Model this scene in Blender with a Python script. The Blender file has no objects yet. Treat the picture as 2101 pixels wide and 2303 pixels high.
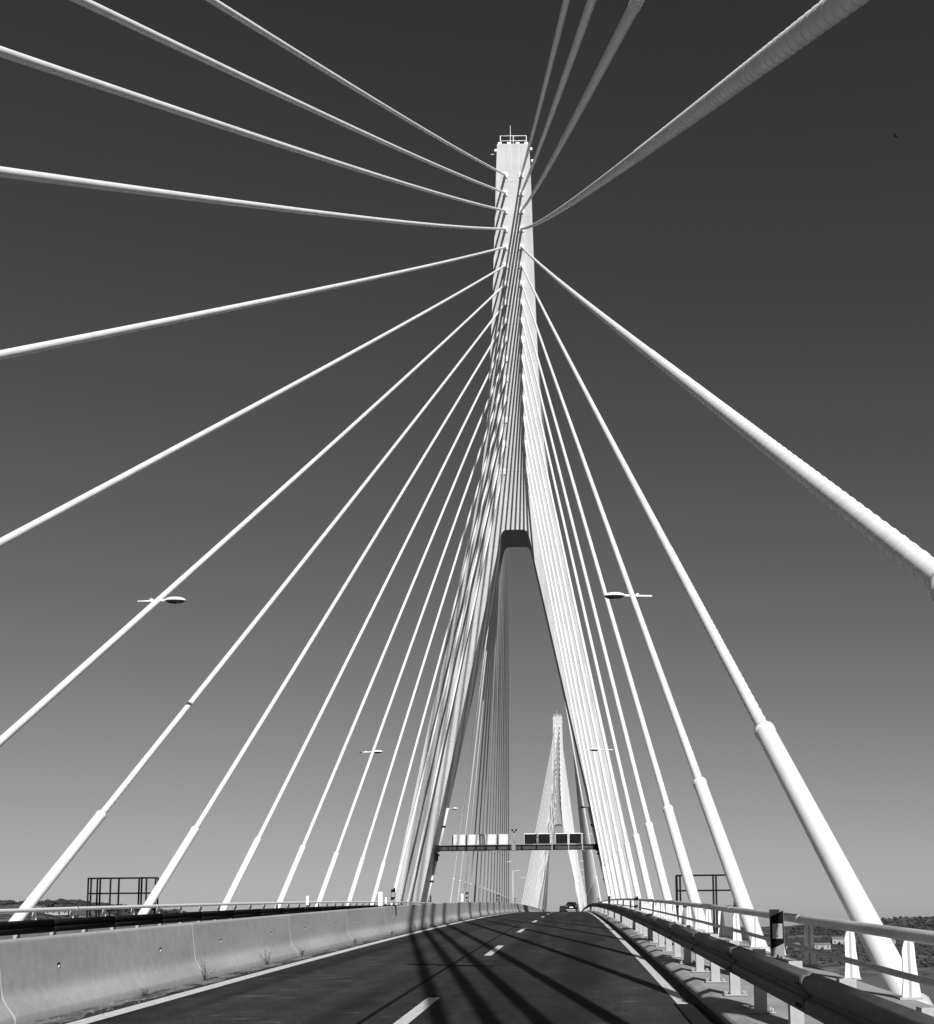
import bpy, math, random
from mathutils import Vector, Matrix
random.seed(7)
scene = bpy.context.scene
COL = scene.collection
R = math.radians

# ------------------------------------------------------------------ camera
cam_d = bpy.data.cameras.new('camera')
cam_d.sensor_fit = 'VERTICAL'; cam_d.sensor_height = 24.0
cam_d.lens = 24.0*1.0739327
cam_d.shift_x, cam_d.shift_y = -0.102515, 0.281589        # the photograph is cropped off-centre
cam_d.clip_start = 0.1; cam_d.clip_end = 60000
cam = bpy.data.objects.new('camera', cam_d); COL.objects.link(cam)
cr = Vector((0.99994576, 0.001748, -0.01026752)); cu = Vector((0.01040093, -0.11591151, 0.99320509)); cf = Vector((-0.000546, 0.993258, 0.11592341))
cam.matrix_world = Matrix(((cr.x, cu.x, -cf.x, 5.7353), (cr.y, cu.y, -cf.y, 0), (cr.z, cu.z, -cf.z, 1.4537), (0, 0, 0, 1)))
scene.camera = cam

# ------------------------------------------------------------------ sky, sun, exposure (a black and white photograph)
SUN_AZ, SUN_EL = 15.0, 32.0        # behind the camera, a little to the right
world = bpy.data.worlds.new('World'); scene.world = world; world.use_nodes = True
wt = world.node_tree; wt.nodes.clear()
sky = wt.nodes.new('ShaderNodeTexSky'); sky.sky_type = 'NISHITA'; sky.sun_disc = False
sky.sun_elevation = R(SUN_EL); sky.sun_rotation = R(180 - SUN_AZ)
sky.air_density = 1.0; sky.dust_density = 0.6; sky.ozone_density = 1.0
sep = wt.nodes.new('ShaderNodeSeparateColor')              # red-filter black and white
pw = wt.nodes.new('ShaderNodeMath'); pw.operation = 'POWER'; pw.inputs[1].default_value = 1.58
dn = wt.nodes.new('ShaderNodeMath'); dn.operation = 'MULTIPLY_ADD'; dn.inputs[1].default_value = 1/15.0; dn.inputs[2].default_value = 1.0
mx = wt.nodes.new('ShaderNodeMath'); mx.operation = 'DIVIDE'     # film shoulder
bg = wt.nodes.new('ShaderNodeBackground'); bg.inputs[1].default_value = 0.05
fl = wt.nodes.new('ShaderNodeMath'); fl.operation = 'MULTIPLY'; fl.inputs[1].default_value = 0.73   # filter factor
wo = wt.nodes.new('ShaderNodeOutputWorld')
wt.links.new(sky.outputs[0], sep.inputs[0]); wt.links.new(sep.outputs[0], pw.inputs[0])
wt.links.new(pw.outputs[0], mx.inputs[0]); wt.links.new(pw.outputs[0], dn.inputs[0]); wt.links.new(dn.outputs[0], mx.inputs[1]); wt.links.new(mx.outputs[0], fl.inputs[0]); wt.links.new(fl.outputs[0], bg.inputs[0]); wt.links.new(bg.outputs[0], wo.inputs[0])
sun_d = bpy.data.lights.new('sun', 'SUN'); sun_d.energy = 5.0; sun_d.angle = R(0.4); sun_d.color = (1, 1, 1)
sun = bpy.data.objects.new('sun', sun_d); COL.objects.link(sun)
sd = Vector((math.sin(R(SUN_AZ))*math.cos(R(SUN_EL)), -math.cos(R(SUN_AZ))*math.cos(R(SUN_EL)), math.sin(R(SUN_EL))))
sun.rotation_euler = sd.to_track_quat('Z', 'Y').to_euler(); sun.location = sd*200
vs = scene.view_settings
vs.view_transform = 'Standard'; vs.look = 'None'; vs.exposure = 0.3; vs.gamma = 1.0; vs.use_curve_mapping = False

# ------------------------------------------------------------------ helpers
D1 = 112.36; YF = 110.76; MID = D1 + 162.0; SPAN = 326.6
def Z(y):                                                   # vertical profile of the deck, crest at midspan
    u = (y - MID)**2; u0 = MID*MID
    return 4.33e-5*(u0 - u) + 0.2113e-9*(u0*u0 - u*u)
def slope(y): return (Z(y+.5) - Z(y-.5))

def tag(o, label=None, cat=None, group=None, kind=None):
    if label: o['label'] = label
    if cat: o['category'] = cat
    if group: o['group'] = group
    if kind: o['kind'] = kind
    return o

class MB:
    def __init__(s): s.v = []; s.f = []; s.sm = []
    def quad(s, *pts, smooth=False):
        b = len(s.v); s.v += [tuple(p) for p in pts]; s.f.append(tuple(range(b, b+len(pts)))); s.sm.append(smooth)
    def box(s, x0, x1, y0, y1, z0, z1, rot=None, org=(0, 0, 0)):
        b = len(s.v); P = [(x0,y0,z0),(x1,y0,z0),(x1,y1,z0),(x0,y1,z0),(x0,y0,z1),(x1,y0,z1),(x1,y1,z1),(x0,y1,z1)]
        if rot is not None: P = [tuple(rot @ Vector(p) + Vector(org)) for p in P]
        s.v += P
        for f in ((0,3,2,1),(4,5,6,7),(0,1,5,4),(1,2,6,5),(2,3,7,6),(3,0,4,7)): s.f.append(tuple(b+i for i in f)); s.sm.append(False)
        return s
    def tube(s, pts, r, n=8, cap=True, up=(0, 0, 1)):
        pts = [Vector(p) for p in pts]; m = len(pts); b = len(s.v)
        rr = r if isinstance(r, (list, tuple)) else [r]*m
        for k in range(m):
            t = (pts[min(k+1, m-1)] - pts[max(k-1, 0)]).normalized()
            a = Vector(up)
            if abs(t.dot(a)) > .98: a = Vector((0, 1, 0)) if abs(t.y) < .9 else Vector((1, 0, 0))
            e1 = t.cross(a).normalized(); e2 = e1.cross(t)
            for j in range(n):
                an = 2*math.pi*j/n; s.v.append(tuple(pts[k] + rr[k]*(math.cos(an)*e1 + math.sin(an)*e2)))
        for k in range(m-1):
            for j in range(n):
                j2 = (j+1) % n
                s.f.append((b+k*n+j, b+(k+1)*n+j, b+(k+1)*n+j2, b+k*n+j2)); s.sm.append(True)
        if cap:
            s.f.append(tuple(b+j for j in range(n))); s.sm.append(False)
            s.f.append(tuple(b+(m-1)*n+j for j in reversed(range(n)))); s.sm.append(False)
        return s
    def sweep(s, prof, ys, close=False, smooth=False, caps=False, zf=None, x=0.0):
        """profile [(x,z)] swept along the bridge, riding on the deck profile"""
        zf = zf or Z; b = len(s.v); n = len(prof)
        for y in ys:
            z = zf(y)
            for (px, pz) in prof: s.v.append((x+px, y, z+pz))
        for k in range(len(ys)-1):
            for j in range(n if close else n-1):
                j2 = (j+1) % n
                s.f.append((b+k*n+j, b+k*n+j2, b+(k+1)*n+j2, b+(k+1)*n+j)); s.sm.append(smooth)
        if caps:
            s.f.append(tuple(b+j for j in reversed(range(n)))); s.sm.append(False)
            o = b+(len(ys)-1)*n; s.f.append(tuple(o+j for j in range(n))); s.sm.append(False)
        return s
    def prism(s, poly, y0, y1):                              # polygon [(x,z)] extruded in y
        b = len(s.v); n = len(poly)
        for y in (y0, y1): s.v += [(x, y, z) for x, z in poly]
        s.f.append(tuple(b+j for j in range(n))); s.sm.append(False)
        s.f.append(tuple(b+n+j for j in reversed(range(n)))); s.sm.append(False)
        for j in range(n):
            j2 = (j+1) % n; s.f.append((b+j, b+n+j, b+n+j2, b+j2)); s.sm.append(False)
        return s
    def mesh(s, name, mat):
        me = bpy.data.meshes.new(name); me.from_pydata(s.v, [], s.f)
        me.polygons.foreach_set('use_smooth', s.sm); me.materials.append(mat); me.update()
        return me
    def build(s, name, mat, parent=None, loc=None):
        return obj(name, s.mesh(name, mat), parent, loc)

def obj(name, me, parent=None, loc=None, rot=None):
    o = bpy.data.objects.new(name, me); COL.objects.link(o)
    if parent is not None: o.parent = parent
    if loc is not None: o.location = loc
    if rot is not None: o.rotation_euler = rot
    return o
def empty(name, loc=(0, 0, 0), parent=None, rot=None): return obj(name, None, parent, loc, rot)
def frange(a, b, d):
    n = max(1, int(round((b-a)/d))); return [a+(b-a)*i/n for i in range(n+1)]

# ------------------------------------------------------------------ materials (grey: the photograph is black and white)
def mat(name, base, rough=.6, var=.0, scale=5.0, bump=0.0, bscale=40.0, detail=4.0, metal=0.0, spec=.5, stretch=None, extra=None):
    m = bpy.data.materials.new(name); m.use_nodes = True; t = m.node_tree; b = t.nodes['Principled BSDF']
    b.inputs['Roughness'].default_value = rough; b.inputs['Metallic'].default_value = metal
    b.inputs['Specular IOR Level'].default_value = spec
    b.inputs['Base Color'].default_value = (base, base, base, 1)
    if var or bump or extra:
        tc = t.nodes.new('ShaderNodeTexCoord'); mp = t.nodes.new('ShaderNodeMapping'); t.links.new(tc.outputs['Object'], mp.inputs[0])
        if stretch: mp.inputs['Scale'].default_value = stretch
        vec = mp.outputs[0]
    if var:
        n = t.nodes.new('ShaderNodeTexNoise'); n.inputs['Scale'].default_value = scale; n.inputs['Detail'].default_value = detail; n.inputs['Roughness'].default_value = .65
        t.links.new(vec, n.inputs['Vector'])
        r = t.nodes.new('ShaderNodeMapRange'); r.inputs[1].default_value = .25; r.inputs[2].default_value = .75
        r.inputs[3].default_value = base*(1-var); r.inputs[4].default_value = base*(1+var)
        t.links.new(n.outputs[0], r.inputs[0]); out = r.outputs[0]
        if extra: out = extra(t, tc, vec, out)
        t.links.new(out, b.inputs['Base Color'])
    if bump:
        n2 = t.nodes.new('ShaderNodeTexNoise'); n2.inputs['Scale'].default_value = bscale; n2.inputs['Detail'].default_value = 3
        t.links.new(vec, n2.inputs['Vector'])
        bp = t.nodes.new('ShaderNodeBump'); bp.inputs['Strength'].default_value = bump; bp.inputs['Distance'].default_value = .01
        t.links.new(n2.outputs[0], bp.inputs['Height']); t.links.new(bp.outputs[0], b.inputs['Normal'])
    return m
def mul_noise(scale, lo, hi, stretch, a=.35, b=.7, detail=4):
    def fn(t, tc, vec, out):
        mp = t.nodes.new('ShaderNodeMapping'); mp.inputs['Scale'].default_value = stretch; t.links.new(tc.outputs['Object'], mp.inputs[0])
        n = t.nodes.new('ShaderNodeTexNoise'); n.inputs['Scale'].default_value = scale; n.inputs['Detail'].default_value = detail
        t.links.new(mp.outputs[0], n.inputs['Vector'])
        r = t.nodes.new('ShaderNodeMapRange'); r.inputs[1].default_value = a; r.inputs[2].default_value = b; r.inputs[3].default_value = lo; r.inputs[4].default_value = hi
        t.links.new(n.outputs[0], r.inputs[0])
        mu = t.nodes.new('ShaderNodeMath'); mu.operation = 'MULTIPLY'; t.links.new(out, mu.inputs[0]); t.links.new(r.outputs[0], mu.inputs[1])
        return mu.outputs[0]
    return fn
def chain(*fs):
    def fn(t, tc, vec, out):
        for f in fs: out = f(t, tc, vec, out)
        return out
    return fn
def pour_joints(step, w, dark):
    def fn(t, tc, vec, out):
        sx = t.nodes.new('ShaderNodeSeparateXYZ'); t.links.new(tc.outputs['Object'], sx.inputs[0])
        def mth(op, a, b=None):
            n = t.nodes.new('ShaderNodeMath'); n.operation = op
            t.links.new(a, n.inputs[0])
            if b is not None: n.inputs[1].default_value = b
            return n.outputs[0]
        f = mth('LESS_THAN', mth('FRACT', mth('DIVIDE', sx.outputs[2], step)), w/step)
        r = t.nodes.new('ShaderNodeMapRange'); r.inputs[3].default_value = 1; r.inputs[4].default_value = dark; t.links.new(f, r.inputs[0])
        mu = t.nodes.new('ShaderNodeMath'); mu.operation = 'MULTIPLY'; t.links.new(out, mu.inputs[0]); t.links.new(r.outputs[0], mu.inputs[1]); return mu.outputs[0]
    return fn
M_ASPH = mat('asphalt', .028, .85, .5, 30, .5, 160, 6, spec=.08,
             extra=chain(mul_noise(1.0, .66, 1.35, (1.3, .012, 1), .36, .64), mul_noise(2.2, 1.0, 2.6, (.8, 2.6, 1), .60, .74, 10), mul_noise(60, .7, 1.4, (1, 1, 1), .35, .65, 2), mul_noise(.35, .85, 1.15, (1, 1, 1)), mul_noise(3.2, .86, 1.18, (1, .5, 1), .35, .65, 6)))
M_PATCH = mat('patch_asphalt', .024, .85, .4, 30, .5, 160, 6, spec=.08)
M_PAINT = mat('road_paint', .56, .6, .25, 9, .2, 120, 6, extra=mul_noise(26, .55, 1.0, (1, 1, 1), .3, .45, 3))
M_CRACK = mat('crack_sealant', .006, .9, spec=.05)
M_BARR = mat('barrier_concrete', .39, .85, .12, 7, .25, 60, 6, spec=.1, extra=chain(mul_noise(1.2, .86, 1.06, (1, .35, 1.5)), mul_noise(3, .95, 1.02, (1, 3.0, .12))))
M_CONC = mat('deck_concrete', .3, .85, .12, 3, .25, 60, 6, spec=.2, extra=mul_noise(1.3, .85, 1.08, (1, 1, 1)))
M_PAVE = mat('pavement_concrete', .32, .85, .14, 4, .3, 70, 6, spec=.2, extra=mul_noise(1.5, .8, 1.08, (1, 1, 1)))
M_PYL = mat('pylon_concrete', .44, .85, .07, .5, .1, 12, 5, spec=.1, extra=chain(mul_noise(.5, .9, 1.04, (1, 1, .25)), mul_noise(2.0, .86, 1.04, (1, 1, .03), .3, .6), pour_joints(4.1, .07, .84)))
M_SHEATH = mat('stay_sheath', .70, .45, .05, 1.2, spec=.4, extra=mul_noise(1.5, .9, 1.03, (1, 1, 1)))
M_RIB = mat('stay_rib', .80, .5, spec=.3)
M_PIPE = mat('stay_guide_pipe', .70, .4, .04, 2, spec=.45)
M_WHITE = mat('white_paint', .70, .45, .05, 6, spec=.4)
M_GALV = mat('galvanised_steel', .34, .5, .18, 7, .08, 60, 5, metal=.25, spec=.5, extra=mul_noise(2.5, .75, 1.1, (1, 1, 1)))
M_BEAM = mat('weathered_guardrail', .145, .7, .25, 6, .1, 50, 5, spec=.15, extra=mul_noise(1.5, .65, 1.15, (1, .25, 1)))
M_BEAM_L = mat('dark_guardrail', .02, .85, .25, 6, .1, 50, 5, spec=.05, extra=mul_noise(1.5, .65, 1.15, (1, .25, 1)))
M_POST = mat('post_steel', .33, .6, .12, 9, .05, 50, 4, spec=.3)
M_RAILPOST = mat('railing_post_paint', .66, .5, .08, 8, spec=.4, extra=mul_noise(7, .85, 1.03, (1, 1, .3)))
M_RAILTUBE = mat('railing_tube', .55, .5, .18, 8, metal=.1, spec=.4, extra=mul_noise(5, .75, 1.1, (1, .15, 1)))
M_DARK = mat('dark_steel', .014, .85, .15, 8, spec=.06)
M_GANT = mat('gantry_web', .06, .8, .15, 4, spec=.1)
M_BLACK = mat('black_plastic', .006, .9, spec=.04)
M_REFL = mat('reflector', .26, .3, .1, 30)
M_GREYPL = mat('grey_plastic', .18, .5, .08, 12)
M_LENS = mat('lamp_lens', .02, .15)
M_SIGNB = mat('sign_back', .58, .55, .08, 2, extra=mul_noise(1.2, .85, 1.05, (1, 1, 3)))
M_SCREEN = mat('sign_screen', .012, .85, .1, 60, spec=.05)
M_CAR = mat('car_paint', .008, .35, spec=.25)
M_GLASS = mat('car_glass', .02, .08, spec=.6)
M_TYRE = mat('tyre', .012, .8)
M_RED = mat('tail_light', .10, .25)
M_PLATE = mat('number_plate', .75, .4)
M_WEED = mat('dry_weed', .09, .8, .3, 30)
M_DIRT = mat('road_dirt', .13, .95, .6, 12, .8, 90, 8, spec=.1, extra=mul_noise(4, .4, 1.5, (1, .5, 1), .35, .65, 6))
M_SCRUB = mat('scrub_foliage', .045, .9, .5, .25, spec=.1)
M_TREE = mat('woodland_foliage', .035, .9, .5, .2, spec=.1)
M_GROUND = mat('ground_soil', .10, .95, .4, .02, spec=.1, detail=8, extra=chain(mul_noise(.05, .35, 1.25, (1, 2.5, 1), .4, .6, 8), mul_noise(.004, .6, 1.25, (1, 2, 1), .35, .65, 5)))
M_WATER = mat('river_water', .03, .25, 0, bump=.6, bscale=.6, spec=.5)
M_WALL = mat('house_wall', .27, .7, .08, .5)
M_ROOF = mat('roof_tiles', .14, .8, .3, 1.5)
M_WIN = mat('window_glass', .03, .2)

# ------------------------------------------------------------------ setting: road, pavements, deck, river, ground
YA, YB = -70.0, 620.0
ys = frange(YA, YB, 2.5)
mb = MB(); mb.sweep([(-7.30, 0), (-3.6, 0), (0, 0), (3.6, 0), (7.30, 0)], ys, smooth=True)
road = tag(mb.build('road', M_ASPH), kind='structure')
for s in (1, -1):
    prof = [(7.301, -.01), (7.36, .05), (7.47, .095), (8.45, .10), (8.45, .42), (8.70, .42), (8.70, -.6)]
    if s < 0: prof = [(-a, b) for a, b in reversed(prof)]
    mb = MB(); mb.sweep(prof, ys); tag(mb.build('pavement', M_PAVE), kind='structure')
mb = MB(); mb.sweep([(-8.69, -.02), (-8.69, -.62), (-6.2, -1.0), (-3.4, -2.4), (3.4, -2.4), (6.2, -1.0), (8.69, -.62), (8.69, -.02)], frange(YA, YB, 5), close=True, caps=True)
tag(mb.build('bridge_deck', M_CONC), kind='structure')

# painted markings: children of the road
def strip(name, x0, x1, y0, y1, m, h=.004, d=2.5, parent=road):
    b = MB(); b.sweep([(x0, h), (x1, h)], frange(y0, y1, d)); return b.build(name, m, parent)
strip('edge_line', .20, .44, YA, YB, M_PAINT)
strip('edge_line', 6.98, 7.11, 13.45, YB, M_PAINT)
strip('edge_line', 6.98, 7.11, YA, 11.0, M_PAINT)
strip('edge_line', -1.75, -1.52, YA, YB, M_PAINT)
strip('edge_line', -7.11, -6.98, YA, YB, M_PAINT)
for k in range(-4, 14):
    y = 10.3 + 13.35*k
    strip('lane_dash', 3.81, 3.97, y, y+4.3, M_PAINT)
    strip('lane_dash', -4.3, -4.15, y, y+4.3, M_PAINT)
b = MB(); xs = frange(2.55, 4.25, .12)
pts = [(x, 21.2 - (x-2.6)*.45 + random.uniform(-.05, .05)) for x in xs]
for (a, c) in zip(pts, pts[1:]):
    w = random.uniform(.16, .24); b.quad((a[0], a[1]-w, Z(a[1])+.0045), (c[0], c[1]-w, Z(c[1])+.0045), (c[0], c[1]+w, Z(c[1])+.0045), (a[0], a[1]+w, Z(a[1])+.0045))
b.build('sealed_crack', M_CRACK, road)
strip('seam', 3.40, 3.46, 9, 130, M_CRACK, .0035)
for (xa, xb, ya, yb) in ((5.0, 6.6, 30, 33.5), (1.2, 2.7, 47, 52)): strip('repair_patch', xa, xb, ya, yb, M_PATCH, .0035)
# expansion joint across the road near the crest
b = MB()
for xx in ((.5, 6.95),): b.quad((xx[0], 92.0, Z(92)+.006), (xx[1], 92.0, Z(92)+.006), (xx[1], 92.35, Z(92.35)+.006), (xx[0], 92.35, Z(92.35)+.006))
b.build('expansion_joint', M_POST, road)
# dirt that gathered along the barrier foot
b = MB()
yy = frange(2, 140, .25)
for a, c in zip(yy, yy[1:]):
    def ed(y): return .06 + .09*math.sin(y*1.7) * math.sin(y*.53+1) + .05*math.sin(y*5.1)
    b.quad((-.42, a, Z(a)+.004), (ed(a), a, Z(a)+.003), (ed(c), c, Z(c)+.003), (-.42, c, Z(c)+.004))
b.build('dirt_strip', M_DIRT, road)
b = MB()
for k in range(1500):
    y = 8 + 50*random.random()**1.5; x = random.gauss(-.08, .10); r = random.uniform(.006, .02)
    if x < -.25: continue
    z = Z(y) + .004
    c = [(x+r*random.uniform(.6, 1.3), y, z), (x, y+r*1.2, z), (x-r, y, z), (x, y-r, z)]; t = (x, y, z+r*random.uniform(.5, 1.2))
    for i in range(4): b.quad(c[i], c[(i+1) % 4], t)
tag(b.build('grit', M_DIRT), 'dark grit and dead leaves along the foot of the concrete barrier', 'grit', kind='stuff')
# drain grate beside the right edge line
g = empty('drain_grate', (0, 0, 0)); tag(g, 'dark ribbed drain grate in the gutter at the right edge of the road', 'drain')
b = MB(); b.box(6.96, 7.22, 11.05, 13.4, Z(12.2)-.2, Z(11.05)-.02); 
b = MB(); b.sweep([(6.95, .004), (7.22, .004)], frange(11.02, 13.42, .4)); b.build('well', M_BLACK, g)
for k in range(24):
    y = 11.06 + k*.1; me = MB().box(6.95, 7.22, y, y+.055, Z(y)+.003, Z(y)+.016); me.build('bar', M_DARK, g)
for x in (6.94, 7.215):
    b = MB(); b.sweep([(x, .003), (x, .02), (x+.02, .02), (x+.02, .003)], frange(11.0, 13.44, .6)); b.build('frame', M_DARK, g)

# river and land
def sstep(a, b, x):
    t = max(0., min(1., (x-a)/(b-a))); return t*t*(3-2*t)
def hnoise(x, y):
    return (math.sin(x*.011+1.3)*math.cos(y*.009) + .6*math.sin(x*.027+y*.021) + .4*math.sin(x*.061-y*.047+2) + .25*math.sin(x*.13+y*.11))
def height(x, y):
    if y < 330:
        bank = 1-sstep(70, 105, y + 6*math.sin(x*.01)); h = -27 + 7*bank
        return h + .3*hnoise(x, y)*bank
    t = sstep(548, 590, y + 14*math.sin(x*.006+.4) + 5*math.sin(x*.031))
    h = -27 + 8*t
    if t > 0:
        h += max(0, min(y, 2600)-600)*.0085
        h += 45*math.exp(-((y-1050)/360)**2)*sstep(-230, -470, x)
        h += 20*math.exp(-((y-1900)/520)**2)*sstep(250, 640, x)
        h += hnoise(x, y)*(.5+1.7*sstep(620, 1100, y))
    return h
def axis(a, b, d, far):
    v = frange(a, b, d); r = []
    k = d
    x = b
    while x < far: k *= 1.5; x += k; r.append(x)
    k = d; x = a; l = []
    while x > -far: k *= 1.5; x -= k; l.append(x)
    return list(reversed(l)) + v + r
gx = axis(-1500, 1500, 22, 30000); gy = axis(40, 2600, 20, 30000)
b = MB(); nx = len(gx)
for y in gy:
    for x in gx: b.v.append((x, y, height(x, y)))
for j in range(len(gy)-1):
    for i in range(nx-1): b.f.append((j*nx+i, j*nx+i+1, (j+1)*nx+i+1, (j+1)*nx+i)); b.sm.append(True)
tag(b.build('ground', M_GROUND), kind='structure')
b = MB(); b.quad((-30000, -400, -22.6), (30000, -400, -22.6), (30000, 640, -22.6), (-30000, 640, -22.6)); tag(b.build('river', M_WATER), kind='structure')

# scrub and woodland on the far bank (uncountable)
ICO = []
_p = (1+5**.5)/2
IV = [Vector(v).normalized() for v in ((-1,_p,0),(1,_p,0),(-1,-_p,0),(1,-_p,0),(0,-1,_p),(0,1,_p),(0,-1,-_p),(0,1,-_p),(_p,0,-1),(_p,0,1),(-_p,0,-1),(-_p,0,1))]
IF = ((0,11,5),(0,5,1),(0,1,7),(0,7,10),(0,10,11),(1,5,9),(5,11,4),(11,10,2),(10,7,6),(7,1,8),(3,9,4),(3,4,2),(3,2,6),(3,6,8),(3,8,9),(4,9,5),(2,4,11),(6,2,10),(8,6,7),(9,8,1))
def clump(b, x, y, z, r, h):
    o = len(b.v); 
    for v in IV:
        k = random.uniform(.65, 1.25); b.v.append((x+v.x*r*k, y+v.y*r*k, z+h*.45+v.z*h*.55*k))
    for f in IF: b.f.append(tuple(o+i for i in f)); b.sm.append(False)
b = MB()
for k in range(19000):
    y = random.uniform(575, 1500); s = random.choice((-1, 1, 1)); x = s*random.uniform(.02, .5)*y + 6
    d = hnoise(x*1.7+30, y*1.3)
    if d < random.uniform(-1.2, .8): continue
    r = random.uniform(.6, 1.9); clump(b, x, y, height(x, y), r, r*random.uniform(.8, 1.3))
tag(b.build('scrub', M_SCRUB), 'dark scrub covering the slopes of the far river bank', 'scrub', kind='stuff')
b = MB()
for k in range(5200):
    if k % 3: y = random.uniform(960, 1300); x = -random.uniform(.16, .62)*y
    else: y = random.uniform(1500, 2100); x = random.uniform(.2, .42)*y
    if k % 3 == 0 and random.random() < .55 and y > 1700: continue
    r = random.uniform(1.4, 3.4); clump(b, x, y, height(x, y), r, r*random.uniform(1.0, 1.6))
tag(b.build('woodland', M_TREE), 'dark distant woodland along the hill ridges behind the bridge', 'wood', kind='stuff')

# ------------------------------------------------------------------ far houses
wall_me = {}
def house(i, x, y, w, d, h, label, rot=0.0):
    z = height(x, y) - .6
    o = empty('house', (x, y, z), rot=(0, 0, rot)); tag(o, label, 'house', 'pale houses on the far bank')
    MB().box(-w/2, w/2, -d/2, d/2, 0, h).build('wall', M_WALL, o)
    b = MB(); e = .35; rz = h + .22*d
    b.quad((-w/2-e, -d/2-e, h-.05), (w/2+e, -d/2-e, h-.05), (w/2+e, 0, rz), (-w/2-e, 0, rz)); b.quad((-w/2-e, d/2+e, h-.05), (-w/2-e, 0, rz), (w/2+e, 0, rz), (w/2+e, d/2+e, h-.05))
    b.quad((-w/2, -d/2, h), (-w/2, 0, rz), (-w/2, d/2, h)); b.quad((w/2, -d/2, h), (w/2, d/2, h), (w/2, 0, rz)); b.build('roof', M_ROOF, o)
    n = max(2, int(w/4))
    for k in range(n):
        cx = -w/2 + (k+.5)*w/n; nm = 'door' if k == n//2 else 'window'
        z0, z1 = (.1, 2.3) if nm == 'door' else (1.2, 2.4)
        MB().box(cx-.6, cx+.6, -d/2-.05, -d/2+.02, z0+.6, z1+.6).build(nm, M_WIN, o)
HS = [('low pale house seen just right of the striped roadside marker', .2235, 900, 13, 8, 4), ('long pale house between the marker and the thickest pipe', .243, 960, 20, 9, 5),
      ('small pale house left of the striped roadside marker', .196, 900, 12, 8, 4), ('pale house seen between the two right railing posts before the marker', .162, 880, 14, 8, 5),
      ('pale house seen through the right maintenance cage', .128, 900, 18, 9, 5), ('pale house partly hidden behind the thickest pipe', .282, 980, 13, 8, 4),
      ('pale house beyond the last railing post on the right', .322, 1040, 12, 8, 4), ('pale house low behind the middle right pipe', .146, 860, 16, 8, 6),
      ('long pale shed low on the left bank beside the leftmost pipe', -.487, 905, 9, 6, 3), ('long pale shed between two left railing posts', -.467, 900, 18, 7, 2.6), ('pale shed left of the left maintenance cage', -.442, 905, 8, 6, 2.4)]
for i, (lab, k, y, w, d, h) in enumerate(HS): house(i, 5.7+k*y, y, w, d, h, lab, random.uniform(-.2, .2))

# ------------------------------------------------------------------ pylons
def lerp(t, x):
    if x >= t[0][0]: return t[0][1]
    for (a, b), (c, d) in zip(t, t[1:]):
        if c <= x <= a: return b + (d-b)*(a-x)/(a-c)
    return t[-1][1]
XO = [(86.5, 1.76), (83.4, 1.86), (77, 2.03), (69.7, 2.24), (64, 2.46), (60, 2.6), (55.5, 2.85), (52, 3.14), (48.5, 3.56), (46, 3.98), (43.5, 4.5), (37.8, 5.72), (4.6, 12.5), (-23, 18.1)]
XI = [(42.9, .97), (42.75, 1.22), (42.45, 1.42), (41.6, 1.62), (39.9, 1.95), (4.4, 9.62), (-23, 15.4)]
def xo(z): return lerp(XO, z)
def xi(z): return lerp(XI, z)
def dep(z): return 4.6 + (86.5-z)*.016
AZ = [82.78, 80.68, 78.6, 76.5, 74.42, 72.3, 70.2, 68.07, 65.98, 63.88, 61.72, 59.5, 57.25, 54.9, 52.3, 49.2]
AX = [.87]*9 + [.88, .89, .9, .93, .97, 1.05, 1.2]
ORD = 'first second third fourth fifth sixth seventh eighth ninth tenth eleventh twelfth thirteenth fourteenth fifteenth lowest'.split()
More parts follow.
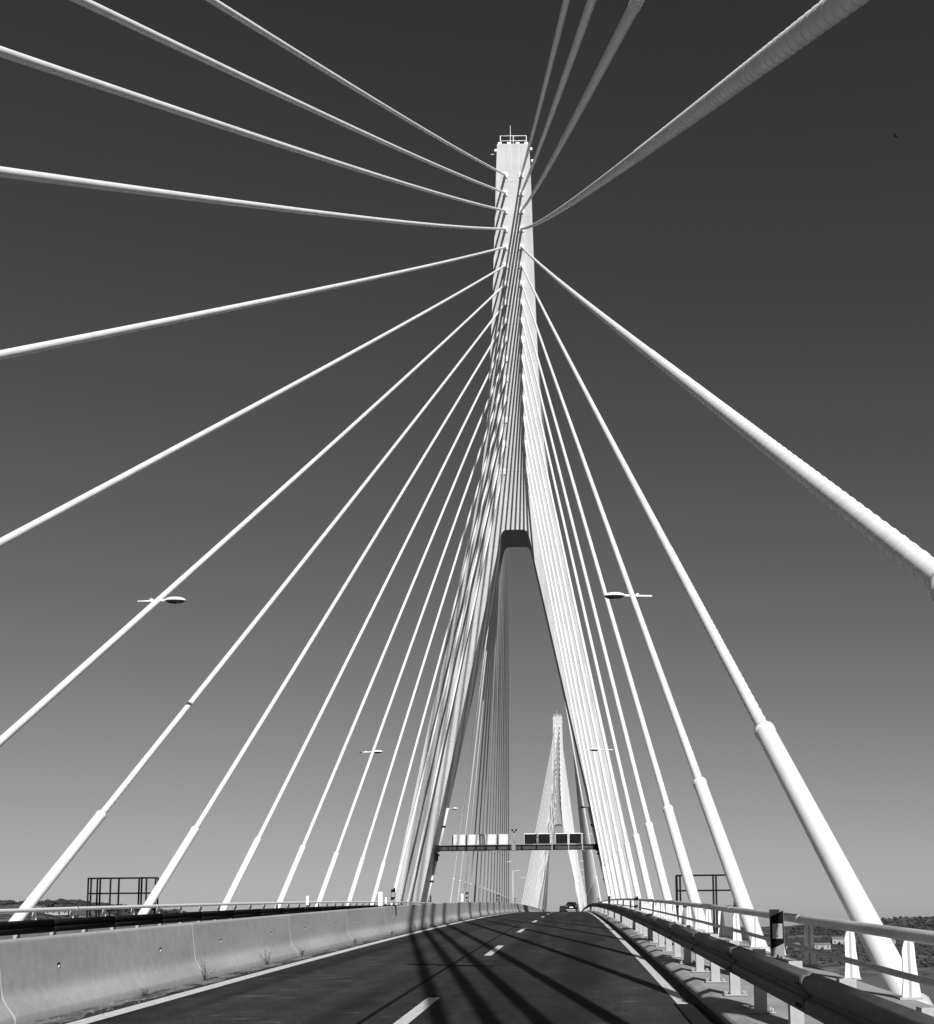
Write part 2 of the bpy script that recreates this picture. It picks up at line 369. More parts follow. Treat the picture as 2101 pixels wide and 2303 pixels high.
def pylon(y0, label):
    root = empty('pylon', (0, y0, Z(D1)*0)); tag(root, label, 'pylon', 'bridge pylons')
    zs = [86.5, 83.4, 80, 77, 73, 69.7, 66, 64, 60, 57, 55.5, 53.5, 52, 50, 48.5, 47, 46, 44.5, 43.5, 42.9]
    b = MB()
    for a, c in zip(zs, zs[1:]):
        A, B, da, dc = xo(a), xo(c), dep(a), dep(c)
        b.quad((-B, 0, c), (B, 0, c), (A, 0, a), (-A, 0, a)); b.quad((B, dc, c), (-B, dc, c), (-A, da, a), (A, da, a))
        b.quad((B, 0, c), (B, dc, c), (A, da, a), (A, 0, a)); b.quad((-B, dc, c), (-B, 0, c), (-A, 0, a), (-A, da, a))
    A, da = xo(86.5), dep(86.5); b.quad((-A, 0, 86.5), (A, 0, 86.5), (A, da, 86.5), (-A, da, 86.5))
    e, dd = .97, dep(42.9); b.quad((-e, 0, 42.9), (-e, dd, 42.9), (e, dd, 42.9), (e, 0, 42.9))
    b.build('shaft', M_PYL, root)
    zs = [42.9, 42.75, 42.6, 42.45, 42.1, 41.6, 40.8, 39.9, 37.8, 30, 22, 14, 4.6, 4.4, -23]
    for s in (1, -1):
        b = MB()
        for a, c in zip(zs, zs[1:]):
            oa, oc, ia, ic, da, dc = s*xo(a), s*xo(c), s*xi(a), s*xi(c), dep(a), dep(c)
            q = [((ic, 0, c), (oc, 0, c), (oa, 0, a), (ia, 0, a)), ((oc, dc, c), (ic, dc, c), (ia, da, a), (oa, da, a)),
                 ((oc, 0, c), (oc, dc, c), (oa, da, a), (oa, 0, a)), ((ic, dc, c), (ic, 0, c), (ia, 0, a), (ia, da, a))]
            for f in q: b.quad(*(f if s > 0 else tuple(reversed(f))))
        b.build('leg', M_PYL, root)
    bx = MB(); bx.box(-.24, .24, -.14, .0, -.32, .3); bx.box(-.27, .27, -.05, 0, -.38, .34); bme = bx.mesh('anchor_box', M_RAILPOST)
    for i in range(16):
        for s in (1, -1):
            obj('anchor_box', bme, root, (s*AX[i], 0, AZ[i])); obj('anchor_box', bme, root, (s*AX[i], dep(AZ[i]), AZ[i]), (0, 0, math.pi))
    # access hatch under the cross beam
    MB().box(-.45, .45, .6, 1.2, 42.86, 42.9).build('hatch', M_PYL, root)
    # crown: railing, mast, beacons
    r = empty('crown_railing', (0, 0, 86.5), root); w, d = 1.42, 3.9
    b = MB()
    for x in (-w, 0, w):
        for y in (.35, d): b.tube([(x, y, 0), (x, y, 1.2)], .045, 6)
    b.build('post', M_WHITE, r)
    for z in (.62, 1.2):
        b = MB(); b.tube([(-w, .35, z), (w, .35, z), (w, d, z), (-w, d, z), (-w, .35, z)], .045, 6); b.build('rail', M_WHITE, r)
    b = MB(); b.tube([(-.39, 1.6, 86.5), (-.39, 1.6, 88.3), (-.39, 1.6, 89.9)], [.05, .04, .02], 6); b.build('mast', M_WHITE, root)
    for x in (-1.45, -.45, .48, 1.42):
        MB().box(x-.2, x+.2, .1, .45, 86.5, 86.78).build('floodlight', M_WHITE, root)
    for (x, z) in ((-1.92, 85.85), (1.95, 86.0), (2.08, 84.6)):
        MB().box(x-.12, x+.12, .1, .4, z-.14, z+.12).build('beacon', M_WHITE, root)
    b = MB(); b.tube([(-1.8, .5, 85.6), (-2.5, .5, 85.65)], .05, 6); b.build('bracket', M_WHITE, root)
    return root
pylon(YF, 'tall white inverted-Y pylon rising over the road nearest the camera')
pylon(YF+SPAN, 'small distant white inverted-Y pylon beyond the overhead signs')

# ------------------------------------------------------------------ stay cables
WS = 9.134
YFRONT = [-18.75, -15.1, -11.6, -6.4, 2.45, 10.9] + [D1-(14.84+(15-i)*8.646) for i in range(6, 16)]
def ymain(i): return D1 + 19.6 + (15-i)*8.05
RIBBED = {(1, i) for i in range(0, 11)} | {(-1, i) for i in range(0, 9)}
ring_me = None
def stay(base, top, sag, near, rib, label, group, rc=.096):
    base = Vector(base); top = Vector(top); L = (top-base).length
    def P(k): v = base + (top-base)*k; v.z -= 4*sag*L*k*(1-k); return v
    root = empty('stay_cable', tuple(base)); tag(root, label, 'stay cable', group)
    n = 18 if near else 6
    kp = 4.08/(top.z-base.z)
    b = MB(); ks = [kp*.9 + (1-kp*.9)*j/(24 if near else 12) for j in range((24 if near else 12)+1)]
    b.tube([P(k)-base for k in ks], rc, n, cap=False); b.build('sheath', M_SHEATH, root)
    ax = (P(kp)-P(0)).normalized()
    b = MB(); p0, p1 = P(0)-base - ax*1.6, P(kp)-base
    b.tube([p0, p1-ax*.10, p1-ax*.03, p1, p1+ax*.02], [.15, .15, .15, .138, .098], n, cap=False); b.build('guide_pipe', M_PIPE, root)
    b = MB(); b.tube([p1-ax*.14, p1-ax*.13, p1-ax*.05, p1-ax*.04], [.148, .161, .161, .148], n, cap=False); b.build('collar', M_PIPE, root)
    b = MB(); sgn = 1 if base.x > 0 else -1
    b.box(min(-sgn*.43, sgn*.25), max(-sgn*.43, sgn*.25), -.3, .3, -1.5, -.45); b.build('anchor_bracket', M_CONC, root)
    # socket at the pylon
    q = P(1)-base; ax2 = (P(1)-P(.985)).normalized()
    b = MB(); b.tube([q-ax2*1.35, q-ax2*1.3, q-ax2*.05, q+ax2*.15], [.098, .13, .14, .14], n, cap=False); b.build('socket', M_PIPE, root)
    if near:
        b = MB(); b.tube([Vector((0, 0, 0)) - ax*.12, ax*.34, ax*.36], [.2, .2, .155], 16, cap=False); b.build('base_sleeve', M_PIPE, root)
    if rib:
        b = MB(); pitch = .26; r = rc+.0015; r2 = .006
        k0 = kp*1.005; k1 = k0
        while k1 < .95 and (P(k1)-cam.location).length < 26: k1 += .005
        if k1 < k0+.02: k1 = k0+.02
        Lr = L*(k1-k0); nst = int(Lr/pitch*16); pp = []
        for h in (0,):
            pts = []
            for j in range(nst+1):
                k = k0 + (k1-k0)*j/nst; c = P(k)-base
                e1 = ax.cross(Vector((0, 0, 1))).normalized(); e2 = e1.cross(ax)
                an = 2*math.pi*j/16
                pts.append(c + (math.cos(an)*e1 + math.sin(an)*e2)*r)
            b.tube(pts, r2, 4)
        b.build('helical_rib', M_RIB, root)
    return root
for t in (0, 1):
    yo = SPAN if t else 0.0; pn = 'distant' if t else 'near'
    for s in (1, -1):
        sn = 'right' if s > 0 else 'left'
        for i in range(16):
            # arm facing the camera
            if t == 0: yb = YFRONT[i]
            else: yb = YF+SPAN - (ymain(i)-YF) + dep(60)
            sag = .0042 if i < 4 else (.0022 if i < 8 else .0018)
            near = (t == 0)
            rib = 0
            if near and (s, i) in RIBBED: rib = {0: 105, 1: 100, 2: 95, 3: 90, 4: 80, 5: 70, 6: 60, 7: 50, 8: 42, 9: 34, 10: 26}[i]
            stay((s*WS, yb, Z(yb)), (s*AX[i], YF+yo-.1, AZ[i]), sag, near, rib,
                 'white stay cable %s from top on the %s of %s pylon, coming towards the camera' % (ORD[i], sn, pn), 'stay cables', .110 if (t == 0 and i < 4) else (.102 if t == 0 and i == 4 else .096))
            yb = ymain(i) if t == 0 else YF+SPAN+dep(60) + (YF-YFRONT[i])
            stay((s*WS, yb, Z(yb)), (s*AX[i], YF+yo+dep(AZ[i])+.1, AZ[i]), sag, False, 0,
                 'white stay cable %s from top on the %s of %s pylon, running away beyond it' % (ORD[i], sn, pn), 'stay cables')

# ------------------------------------------------------------------ median barrier of precast segments
NJh = [(.30, 0), (.296, .085), (.283, .11), (.20, .225), (.172, .27), (.154, .31), (.142, .36), (.134, .42), (.088, .87), (.083, .895), (.068, .91)]
NJ = NJh + [(-x, z) for x, z in reversed(NJh)]
XB = -.55
bar = empty('median_barrier', (0, 0, 0)); tag(bar, 'long pale precast concrete barrier dividing the two carriageways', 'barrier')
SEG = 6.05
sm = MB(); nn = len(NJ)
def sect(y, k): return [(x*k if z > .02 else x, y, z if z < .8 else z-(1-k)*.4) for x, z in NJ]
for (ya, ka, yb, kb, smo) in ((.009, .978, .02, 1, False), (.02, 1, SEG-.02, 1, True), (SEG-.02, 1, SEG-.009, .978, False)):
    o_ = len(sm.v); sm.v += sect(ya, ka) + sect(yb, kb)
    for j in range(nn-1): sm.f.append((o_+j, o_+j+1, o_+nn+j+1, o_+nn+j)); sm.sm.append(smo)
    if ka < 1: sm.f.append(tuple(reversed(range(o_, o_+nn)))); sm.sm.append(False)
    if kb < 1: sm.f.append(tuple(range(o_+nn, o_+2*nn))); sm.sm.append(False)
seg_me = sm.mesh('segment', M_BARR)
core = MB(); core.sweep([(x*.965, z*.99) for x, z in NJ], [0, SEG], zf=lambda y: 0); core_me = core.mesh('joint_fill', M_RAILPOST)
so = MB(); so.tube([(.10, 0, .565), (.124, 0, .56)], .034, 10); so_me = so.mesh('lifting_socket', M_DARK)
sp_ = MB(); sp_.tube([(.118, .006, .548), (.130, .006, .546)], [.024, .016], 8); sp_me = sp_.mesh('socket_highlight', M_WHITE)  # white spot painted as the highlight inside the dark socket hole
y = 18.0 - 5*SEG; k = 0
while y < 210:
    g = math.atan2(Z(y+SEG)-Z(y), SEG)
    o = obj('segment', seg_me, bar, (XB, y, Z(y)), (g, 0, 0))
    obj('joint_fill', core_me, o)
    for d in (1.35, SEG-1.45): obj('lifting_socket', so_me, o, (0, d, 0)); obj('socket_highlight', sp_me, o, (0, d, 0))
    y += SEG; k += 1
b = MB(); b.sweep(NJ, frange(y, YB, 6)); b.build('far_segment', M_BARR, bar); y_far = y
# ------------------------------------------------------------------ W-beam guardrails
WP = [(.0, .0)]
for zc in (.0825, .2475):
    for k in range(9):
        a = -math.pi/2 + math.pi*k/8; WP.append((-.024 - .056*math.cos(a)**.7 if 0 < k < 8 else -.024, zc + .062*math.sin(a)))
WP += [(.0, .33)]
def guardrail(s, label, y0, y1):
    root = empty('guardrail', (0, 0, 0)); tag(root, label, 'guardrail', 'steel guardrails')
    SL = 3.7; prof = [(s*(x), z) for x, z in WP]; back = [(x + s*.004, z) for x, z in reversed(prof)]
    b = MB(); b.sweep(prof + back, [-.16, 0, SL+.0], zf=lambda y: 0, close=True, caps=True, smooth=True)
    # lap: front end sits over the next piece
    for i, v in enumerate(b.v):
        if v[1] < -.1: b.v[i] = (v[0]-s*.007, v[1], v[2])
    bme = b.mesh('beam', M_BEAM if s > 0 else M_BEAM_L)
    bo = MB()
    for (yy_, zz) in ((.05, .082), (.05, .247), (.12, .165), (.18, .082), (.18, .247)):
        x0 = -.084 if abs(zz-.165) > .05 else -.012
        bo.tube([(s*x0, yy_-.16, zz), (s*(x0-.014), yy_-.16, zz)], .016, 6)
    bom = bo.mesh('bolt', M_DARK)
    pm = MB(); pm.box(-.06, .06, -.05, -.044, 0, .66); pm.box(-.06, -.054, -.044, .05, 0, .66); pm.box(.054, .06, -.044, .05, 0, .66); pme = pm.mesh('post', M_POST)
    sp = MB(); sp.box(-.10, .0, -.05, .05, .40, .62); spm = sp.mesh('spacer', M_POST)
    fm = MB(); fm.box(-.14, .14, -.1, .1, 0, .015)
    for (dx, dy) in ((-.11, -.07), (.11, -.07), (-.11, .07), (.11, .07)): fm.tube([(dx, dy, .01), (dx, dy, .05)], .014, 6)
    fme = fm.mesh('foot_plate', M_POST)
    y = y0
    while y < y1:
        g = math.atan2(Z(y+SL)-Z(y), SL)
        o = obj('beam', bme, root, (s*7.50, y, Z(y)+.452), (g, 0, 0)); obj('bolt', bom, o)
        y += SL
    y = 12.62 + .9 - 1.85*6
    if s < 0: y = y0 + .3
    k = 0
    while y < min(y1, 190):
        o = obj('post', pme, root, (s*7.68, y, Z(y)+.10)); 
        obj('spacer', spm, o, (s*-.06 if s > 0 else .16, 0, 0))
        obj('foot_plate', fme, o)
        y += 1.85
    return root
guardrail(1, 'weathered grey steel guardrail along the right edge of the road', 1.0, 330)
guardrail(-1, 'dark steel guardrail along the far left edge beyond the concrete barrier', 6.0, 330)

# ------------------------------------------------------------------ edge railings
def railing(s, label, y0, y1, step, ph):
    root = empty('railing', (0, 0, 0)); tag(root, label, 'railing', 'bridge edge railings')
    X = s*8.6
    b = MB(); pr = [(X+.057*math.cos(a*math.pi/6), .995+.057*math.sin(a*math.pi/6)) for a in range(12)]
    b.sweep(pr, frange(y0, y1, 4), close=True, smooth=True, caps=True); b.build('top_rail', M_RAILTUBE if s > 0 else M_WHITE, root)
    if s > 0:
        b = MB(); pr = [(X-.07+.03*math.cos(a*math.pi/5), .655+.03*math.sin(a*math.pi/5)) for a in range(10)]
        b.sweep(pr, frange(y0, y1, 4), close=True, smooth=True, caps=True); b.build('mid_rail', M_RAILTUBE, root)
    pm = MB()
    pm.prism([(-.075, .0), (.095, .0), (.06, .30), (.045, .53), (-.035, .53), (-.06, .42), (-.055, .20)], -.012, .012)
    pme = pm.mesh('post', M_RAILPOST)
    wm = MB(); wm.v = []; wm.box(-.012, .012, -.09, .05, 0, .5); wm.box(-.1, .1, -.11, .08, 0, .02); wme = wm.mesh('post_web', M_POST)
    cm = MB(); cm.tube([(0, -.05, 0), (0, .05, 0)], .062, 12); cme = cm.mesh('sleeve', M_RAILTUBE)
    y = y0 + ph
    while y < min(y1, 205):
        o = obj('post', pme, root, (X+s*.07, y, Z(y)+.42)); obj('post_web', wme, o, (0, .075, 0))
        y += step
    y = y0 + 1.2
    while y < 140: obj('sleeve', cme, root, (X, y, Z(y)+.995), (math.atan(slope(y)), 0, 0)); y += 6.15
    return root
railing(1, 'grey tube railing with white posts along the right bridge edge', 0.5, YB, 2.05, 1.05)
railing(-1, 'white tube railing along the far left bridge edge', 6.0, YB, 2.19, 1.6)

# ------------------------------------------------------------------ delineator markers
def marker(x, y, z, label, facing=1, scale=1.0, shadow_clip=False):
    root = empty('delineator', (x, y, z), rot=(0, 0, 0 if facing > 0 else math.pi)); tag(root, label, 'marker', 'roadside delineators')
    w, h, d = .068*scale, .46*scale, .009
    body = M_WHITE if facing < 0 else M_GREYPL
    MB().box(-w, w, -d, d, 0, h).build('panel', body, root)
    if facing > 0:
        b = MB(); y1 = -d-.003
        b.quad((-w+.004, y1, .07*scale), (w-.003, y1, .13*scale), (w-.003, y1, .45*scale), (-w+.004, y1, .385*scale)); b.build('black_band', M_BLACK, root)
        b = MB(); b.box(-w+.022, w-.018, y1-.008, y1-.001, .175*scale, .32*scale); rf = b.build('reflector', M_REFL, root)
        b = MB()
        for zz in (.20, .295): b.tube([(0, y1-.012, zz*scale), (0, y1-.006, zz*scale)], .008, 6)
        b.build('rivet', M_BLACK, rf)
    if shadow_clip:
        b = MB(); b.prism([(.0, -.09), (.11, -.09), (.13, -.42), (.105, -.42), (.08, -.12), (.0, -.12)], -.03, .03); b.build('shadow_clip', M_DARK, root)  # dark bracket down the barrier face, also stands in for the marker's shadow
    b = MB(); b.tube([(0, 0, -.16), (0, 0, .02)], .016, 6); b.tube([(.035, .0, -.10), (.035, 0, .0)], .01, 6); b.box(-.05, .05, -.03, .05, -.17, -.155); b.build('bracket', M_DARK, root)
    return root
marker(7.87, 11.65, Z(11.65)+.68, 'black and grey striped marker above the right guardrail nearest the camera', scale=1.07)
marker(7.72, 35.0, Z(35)+.72, 'second small striped marker above the right guardrail')
for n, y in (('third', 61.5), ('fourth', 88), ('fifth', 114)): marker(7.72, y, Z(y)+.72, '%s tiny striped marker along the right guardrail' % n)
for n, y in (('nearest', 38.3), ('second', 64.9), ('third', 91.5), ('farthest', 118)): marker(XB+.02, y, Z(y)+1.02, '%s striped marker standing on the concrete median barrier' % n, scale=1.15, shadow_clip=True)
marker(XB, 35.9, Z(35.9)+.94, 'white marker back on the barrier just left of the first striped one', -1, 1.0)
marker(XB, 62.3, Z(62.3)+.94, 'white marker back on the barrier left of the second striped one', -1, 1.0)
marker(-7.75, 55.9, Z(55.9)+.88, 'white marker back on the left guardrail among the left pipes', -1, 1.0)
marker(-7.75, 79.3, Z(79.3)+.88, 'white marker back beside the first striped median marker', -1, 1.0)

# ------------------------------------------------------------------ street lamps
head_b = MB()
def ell(b, rx, ry, rz, c, z0, z1, n=14, m=6):
    o = len(b.v)
    for k in range(m+1):
        t = z0 + (z1-z0)*k/m; r = math.sqrt(max(0, 1-t*t))
        for j in range(n):
            a = 2*math.pi*j/n; px = math.cos(a); b.v.append((c[0]+rx*r*px*(1.0 if px < 0 else 1.0), c[1]+ry*r*math.sin(a), c[2]+rz*t))
    for k in range(m):
        for j in range(n):
            j2 = (j+1) % n; b.f.append((o+k*n+j, o+k*n+j2, o+(k+1)*n+j2, o+(k+1)*n+j)); b.sm.append(True)
    b.f.append(tuple(o+j for j in reversed(range(n)))); b.sm.append(False); b.f.append(tuple(o+m*n+j for j in range(n))); b.sm.append(False)
hb = MB(); ell(hb, .36, .16, .13, (-.36, 0, 0), -.05, 1.0); hb.tube([(-.1, 0, .01), (.12, 0, .0)], [.06, .045], 8); HEAD = hb.mesh('head', M_WHITE)
lb = MB(); ell(lb, .31, .135, .10, (-.38, 0, -.006), -1.0, 0.0); LENS = lb.mesh('lens', M_LENS)
ab = MB(); ab.tube([(.0, 0, 0), (.86, 0, -.02)], .038, 8); ARM = ab.mesh('arm', M_WHITE)
cb = MB(); cb.tube([(.28, -.1, 0), (.28, .1, 0)], .06, 8); CLAMP = cb.mesh('clamp', M_WHITE)
def lamp(s, xin, y, z, label, pole=False):
    root = empty('street_lamp', (s*xin, y, z), rot=(0, 0, 0 if s > 0 else math.pi)); tag(root, label, 'street lamp', 'street lamps along the bridge')
    h = obj('head', HEAD, root); obj('lens', LENS, h); obj('arm', ARM, root)
    if pole:
        b = MB(); zb = Z(y)-z; b.tube([(.86, 0, zb), (.86, 0, -.02)], [.09, .05], 8); b.build('pole', M_WHITE, root)
    else: obj('clamp', CLAMP, root, (.1, 0, 0))
LY = [(34.9, 7.54, 'nearest lamp'), (72.4, 7.6, 'second lamp'), (115.5, 7.1, 'lamp fixed to the pylon leg'), (155, 7.6, 'fourth lamp'), (192, 7.7, 'fifth lamp'), (228, 7.8, 'sixth lamp'), (264, 7.9, 'seventh lamp'), (300, 7.9, 'eighth lamp'), (336, 7.8, 'ninth lamp')]
for n, (y, x, nm) in enumerate(LY):
    for s in (1, -1): lamp(s, x, y, Z(y)+10.95, 'white street lamp, %s on the %s side' % (nm, 'right' if s > 0 else 'left'), pole=(n == 6))

for s in (1, -1):
    zz = [4.2, 7, 10, Z(115.5)+10.9]; yy_ = 114.6
    o = empty('conduit', (s*(xi(zz[0])-.16), yy_, zz[0])); tag(o, 'white conduit pipe running up the inner face of the %s pylon leg' % ('right' if s > 0 else 'left'), 'pipe', 'conduits on the pylon legs')
    b = MB(); b.tube([(s*(xi(z)-.16)-o.location.x, 0, z-zz[0]) for z in zz], .13, 8); b.build('tube', M_WHITE, o)
    for z in (6.5, 9.2, 12.2):
        b = MB(); x = s*(xi(z)-.16)-o.location.x; b.box(x-.2, x+.2, -.2, .2, z-zz[0]-.08, z-zz[0]+.08); b.build('bracket', M_DARK, o)
# ------------------------------------------------------------------ overhead sign gantry between the pylon legs
gy_ = 112.6
gan = empty('sign_gantry', (0, gy_, 0)); tag(gan, 'dark steel sign gantry beam spanning the road between the pylon legs', 'gantry')
for z in (9.50, 9.96): MB().box(-8.45, 8.45, -.20, .18, z, z+.09).build('flange', M_DARK, gan)
MB().box(-8.45, 8.45, -.10, .10, 9.59, 9.96).build('web', M_GANT, gan)
b = MB()
for x in frange(-8.2, 8.2, 2.05): b.box(x-.02, x+.02, -.17, -.1, 9.59, 9.96)
b.build('stiffener', M_DARK, gan)
SX = [(a+.23, c+.23) for a, c in [(-6.75, -5.55), (-5.3, -4.15), (-3.5, -2.3), (-2.08, -.95), (.55, 1.75), (1.95, 3.15), (3.75, 4.95), (5.15, 6.35)]]
for k, (a, c) in enumerate(SX):
    if k < 4:
        o = MB().box(a, c, -.20, -.05, 10.1, 11.15).build('sign_back_panel', M_SIGNB, gan)
    else:
        o = MB().box(a-.03, c+.03, -.28, -.05, 10.12, 11.2).build('sign_case', M_WHITE, gan)
        MB().box(a, c, -.31, -.285, 10.14, 11.12).build('screen', M_SCREEN, o)
for x in (-6.6, -5.2, -3.38, -1.97, -3.8, 2.08, 3.58, 5.28, 6.7):
    MB().box(x-.045, x+.045, -.28 if x > 0 else -.12, -.19 if x > 0 else .0, 9.45, 11.1).build('upright', M_GALV if x > 0 else M_DARK, gan)
MB().box(-.55, -.15, -.35, .2, 9.45, 10.2).build('equipment_box', M_GREYPL, gan)
b = MB(); b.tube([(-.3, 0, 10.0), (-.3, 0, 11.55)], .035, 6); b.tube([(-.52, 0, 11.5), (-.08, 0, 11.5)], .03, 6); b.build('sensor_mast', M_GALV, gan)
for x in (-.5, -.3, -.1): MB().box(x-.085, x+.085, -.06, .06, 11.5 - (.2 if x == -.3 else 0), 11.68 - (.2 if x == -.3 else 0)).build('sensor', M_BLACK, gan)
MB().box(-8.45, -8.1, -.3, .1, 8.5, 9.35).build('control_cabinet', M_BLACK, gan)
MB().box(8.0, 8.5, -.22, .22, 9.4, 10.1).build('end_bracket', M_DARK, gan); MB().box(-8.5, -8.0, -.22, .22, 9.4, 10.1).build('end_bracket', M_DARK, gan)

# ------------------------------------------------------------------ maintenance platform cages outside the deck edges
def cage(y, xs, ztop, zmid, zlow, label, d=.55):
    root = empty('maintenance_cage', (0, 0, 0)); tag(root, label, 'cage', 'inspection platform cages')
    zt = Z(y); x0, x1 = xs[0], xs[-1]
    for x in xs:
        for yy_ in ((y, y+d) if x in (x0, x1) or random.random() < .3 else (y,)):
            b = MB(); b.tube([(x, yy_, zt-1.2), (x, yy_, zt+ztop)], .036, 6); b.build('upright', M_DARK, root)
    for h in (ztop, zmid, zlow):
        b = MB(); b.tube([(x0, y, zt+h), (x1, y, zt+h), (x1, y+d, zt+h), (x0, y+d, zt+h), (x0, y, zt+h)], .03, 6); b.build('rail', M_DARK, root)
    MB().box(min(x0, x1)-.1, max(x0, x1)+.1, y-.1, y+d+.1, zt-1.25, zt-1.15).build('platform', M_GALV, root)
cage(42, [9.68, 9.80, 11.06, 11.17, 11.9], 1.93, 1.35, .74, 'dark tubular maintenance cage behind the right stay pipes', .3)
cage(42, [-12.77, -12.42, -11.92, -11.6, -10.83, -10.55, -10.2], 2.05, 1.47, .85, 'dark tubular maintenance cage behind the left stay pipes', .25)
cage(122, [-12.3, -11.2, -10.1], 1.9, 1.3, .7, 'tiny far cage beside the left leg of the near pylon')

# ------------------------------------------------------------------ vehicles
def wheel(root, x, y, r, w):
    b = MB(); b.tube([(x-w/2, y, r), (x-w*.4, y, r), (x+w*.4, y, r), (x+w/2, y, r)], [r*.9, r, r, r*.9], 16); o = b.build('wheel', M_TYRE, root)
    b = MB(); b.tube([(x-w/2-.006, y, r), (x+w/2+.006, y, r)], r*.6, 12); b.build('rim', M_GALV, o)
def vehicle(name, label, cat, x, y, st, gl, W, H, paint):
    root = empty(name, (x, y, Z(y)), rot=(math.atan(slope(y)), 0, 0)); tag(root, label, cat)
    # stations along y (rear at 0): (y, sill z, belt z, belt half width, roof z, roof half width)
    b = MB(); rows = []
    for (yy_, zs_, zb, wb, zr, wr) in st:
        rows.append([(-wb*.93, zs_), (-wb, zs_+.18), (-wb, zb-.06), (-wb*.96, zb), (-wr, zr-.08), (-wr*.86, zr), (wr*.86, zr), (wr, zr-.08), (wb*.96, zb), (wb, zb-.06), (wb, zs_+.18), (wb*.93, zs_)])
    n = 12
    for (s_, row) in zip(st, rows): b.v += [(px, s_[0], pz) for px, pz in row]
    for k in range(len(st)-1):
        for j in range(n): j2 = (j+1) % n; b.f.append((k*n+j, k*n+j2, (k+1)*n+j2, (k+1)*n+j)); b.sm.append(False)
    b.f.append(tuple(reversed(range(n)))); b.sm.append(False); o = (len(st)-1)*n; b.f.append(tuple(o+j for j in range(n))); b.sm.append(False)
    b.build('body', paint, root)
    return root
ST = [(0.0, .28, .92, .82, .98, .70), (.06, .26, .96, .87, 1.02, .74), (.45, .24, .98, .89, 1.42, .60), (1.2, .22, .98, .90, 1.47, .62), (2.4, .22, .96, .90, 1.42, .61), (3.15, .22, .95, .88, 1.0, .72), (4.0, .24, .82, .84, .86, .70), (4.2, .30, .62, .74, .66, .60)]
car = vehicle('hatchback_car', 'black hatchback car driving ahead near the crest of the bridge', 'car', 5.42, 160, ST, None, 1.8, 1.47, M_CAR)
b = MB(); b.quad((-.60, .055, 1.02), (.60, .055, 1.02), (.52, .42, 1.38), (-.52, .42, 1.38)); b.build('rear_window', M_GLASS, car)
for s in (1, -1):
    MB().box(s*.58 if s > 0 else -.84, .84 if s > 0 else s*.58, -.02, .05, .74, .92).build('tail_light', M_RED, car)
    MB().box(s*.92 if s > 0 else -1.04, 1.04 if s > 0 else s*.92, 2.75, 2.9, .98, 1.1).build('mirror', M_CAR, car)
    for y in (.75, 3.35): wheel(car, s*.78, y, .31, .2)
pl = MB().box(-.30, .22, -.03, .0, .62, .76).build('number_plate', M_PLATE, car)
MB().box(-.86, .86, -.06, .1, .34, .56).build('bumper', M_CAR, car); MB().box(-.78, .78, -.07, -.055, .30, .36).build('bumper_trim', M_PLATE, car)
ST2 = [(0.0, .35, 1.05, .84, 1.75, .74), (.1, .33, 1.05, .87, 1.86, .76), (2.8, .3, 1.05, .88, 1.88, .76), (3.5, .3, 1.05, .88, 1.72, .68), (4.1, .3, 1.08, .90, 1.14, .76), (4.8, .35, .85, .84, .9, .7)]
van = vehicle('van', 'distant dark van in the left lane beyond the black car', 'van', 3.55, 232, ST2, None, 1.9, 2.2, M_CAR)
b = MB(); b.quad((-.66, -.01, 1.12), (.66, -.01, 1.12), (.62, .01, 1.6), (-.62, .01, 1.6)); b.build('rear_window', M_GLASS, van)
for s in (1, -1):
    MB().box(s*.72 if s > 0 else -.88, .88 if s > 0 else s*.72, -.03, .02, .8, 1.15).build('tail_light', M_RED, van)
    for y in (.9, 3.8): wheel(van, s*.82, y, .33, .22)

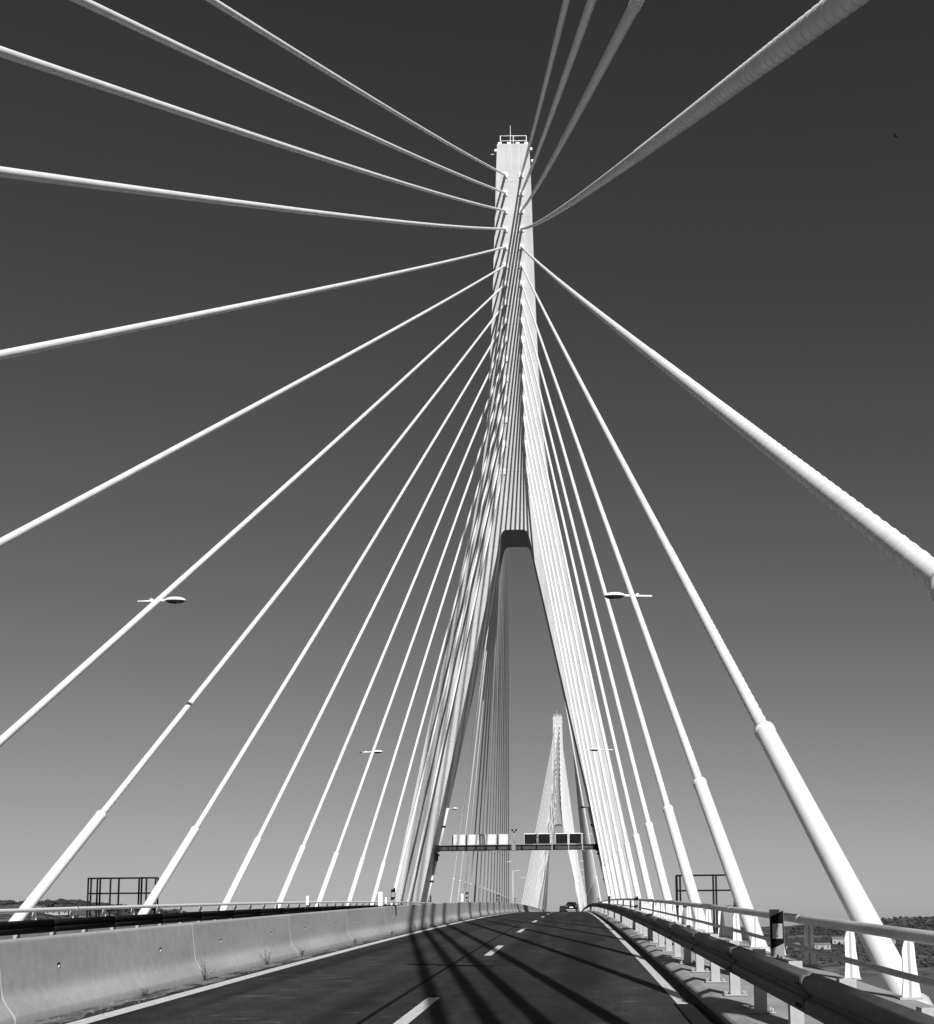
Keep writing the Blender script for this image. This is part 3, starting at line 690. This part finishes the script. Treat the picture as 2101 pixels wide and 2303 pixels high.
# ------------------------------------------------------------------ weeds at the barrier joints
WEED_SPOTS = [(17.75, .34, 'tall dry weed at the first visible barrier joint'), (21.4, .30, 'thin dry weed against the second visible barrier segment'), (24.3, .16, 'low weed at the second visible barrier joint'),
              (15.3, .10, 'tiny weed at the barrier foot nearest the camera'), (36.2, .13, 'small weed below the first striped median marker'), (30.1, .12, 'small weed at the third visible barrier joint'), (41.2, .24, 'dark bushy weed at the first cable shadow on the barrier'),
              (44.5, .28, 'branching weed between the first cable shadows on the barrier'), (53.0, .26, 'upright weed farther along the barrier foot'), (58.5, .22, 'farthest upright weed along the barrier foot')]
for (y, h, lab) in WEED_SPOTS:
    x0 = random.uniform(-.22, -.14)
    root = empty('weed', (x0, y, Z(y)+.003)); tag(root, lab, 'weed', 'weeds along the barrier foot')
    st = MB(); lf = MB()
    for k in range(7):
        a = random.uniform(0, 6.28); t = random.uniform(.15, .6)*h; hh = h*random.uniform(.5, 1.0)
        pts = [(0, 0, 0), (math.cos(a)*t*.3, math.sin(a)*t*.6, hh*.4), (math.cos(a)*t*.6, math.sin(a)*t*1.2, hh*.75), (math.cos(a)*t*.8, math.sin(a)*t*1.9, hh)]
        st.tube(pts, [.005, .004, .003, .002], 4)
        for q in range(9):
            f = random.uniform(.2, 1.0)*3; i = min(2, int(f)); u = f-i
            p = Vector(pts[i]).lerp(Vector(pts[i+1]), u); L = random.uniform(.018, .045); an = random.uniform(0, 6.28)
            d = Vector((math.cos(an), math.sin(an), random.uniform(-.2, .6)))*L; w = Vector((-math.sin(an), math.cos(an), .2))*L*.28
            lf.quad(p, p+d*.5+w, p+d, p+d*.5-w)
    st.build('stem', M_WEED, root); lf.build('leaves', M_WEED, root)

# ------------------------------------------------------------------ a bird high up on the right
bd = empty('bird', (53.0, 145.7, 113.9), rot=(.2, .35, .6)); tag(bd, 'tiny dark bird high in the sky on the right', 'bird')
b = MB(); b.tube([(0, -.24, 0), (0, -.12, .01), (0, .05, .02), (0, .18, .01), (0, .26, .0)], [.01, .06, .075, .05, .012], 8); b.build('body', M_BLACK, bd)
for s_ in (1, -1):
    b = MB(); b.quad((s_*.03, .08, .03), (s_*.30, .12, .14), (s_*.58, -.06, .10), (s_*.32, -.06, .12), (s_*.03, -.10, .02)); b.quad((s_*.03, .08, .015), (s_*.03, -.10, .005), (s_*.32, -.06, .105), (s_*.58, -.06, .095), (s_*.30, .12, .125)); b.build('wing', M_BLACK, bd)
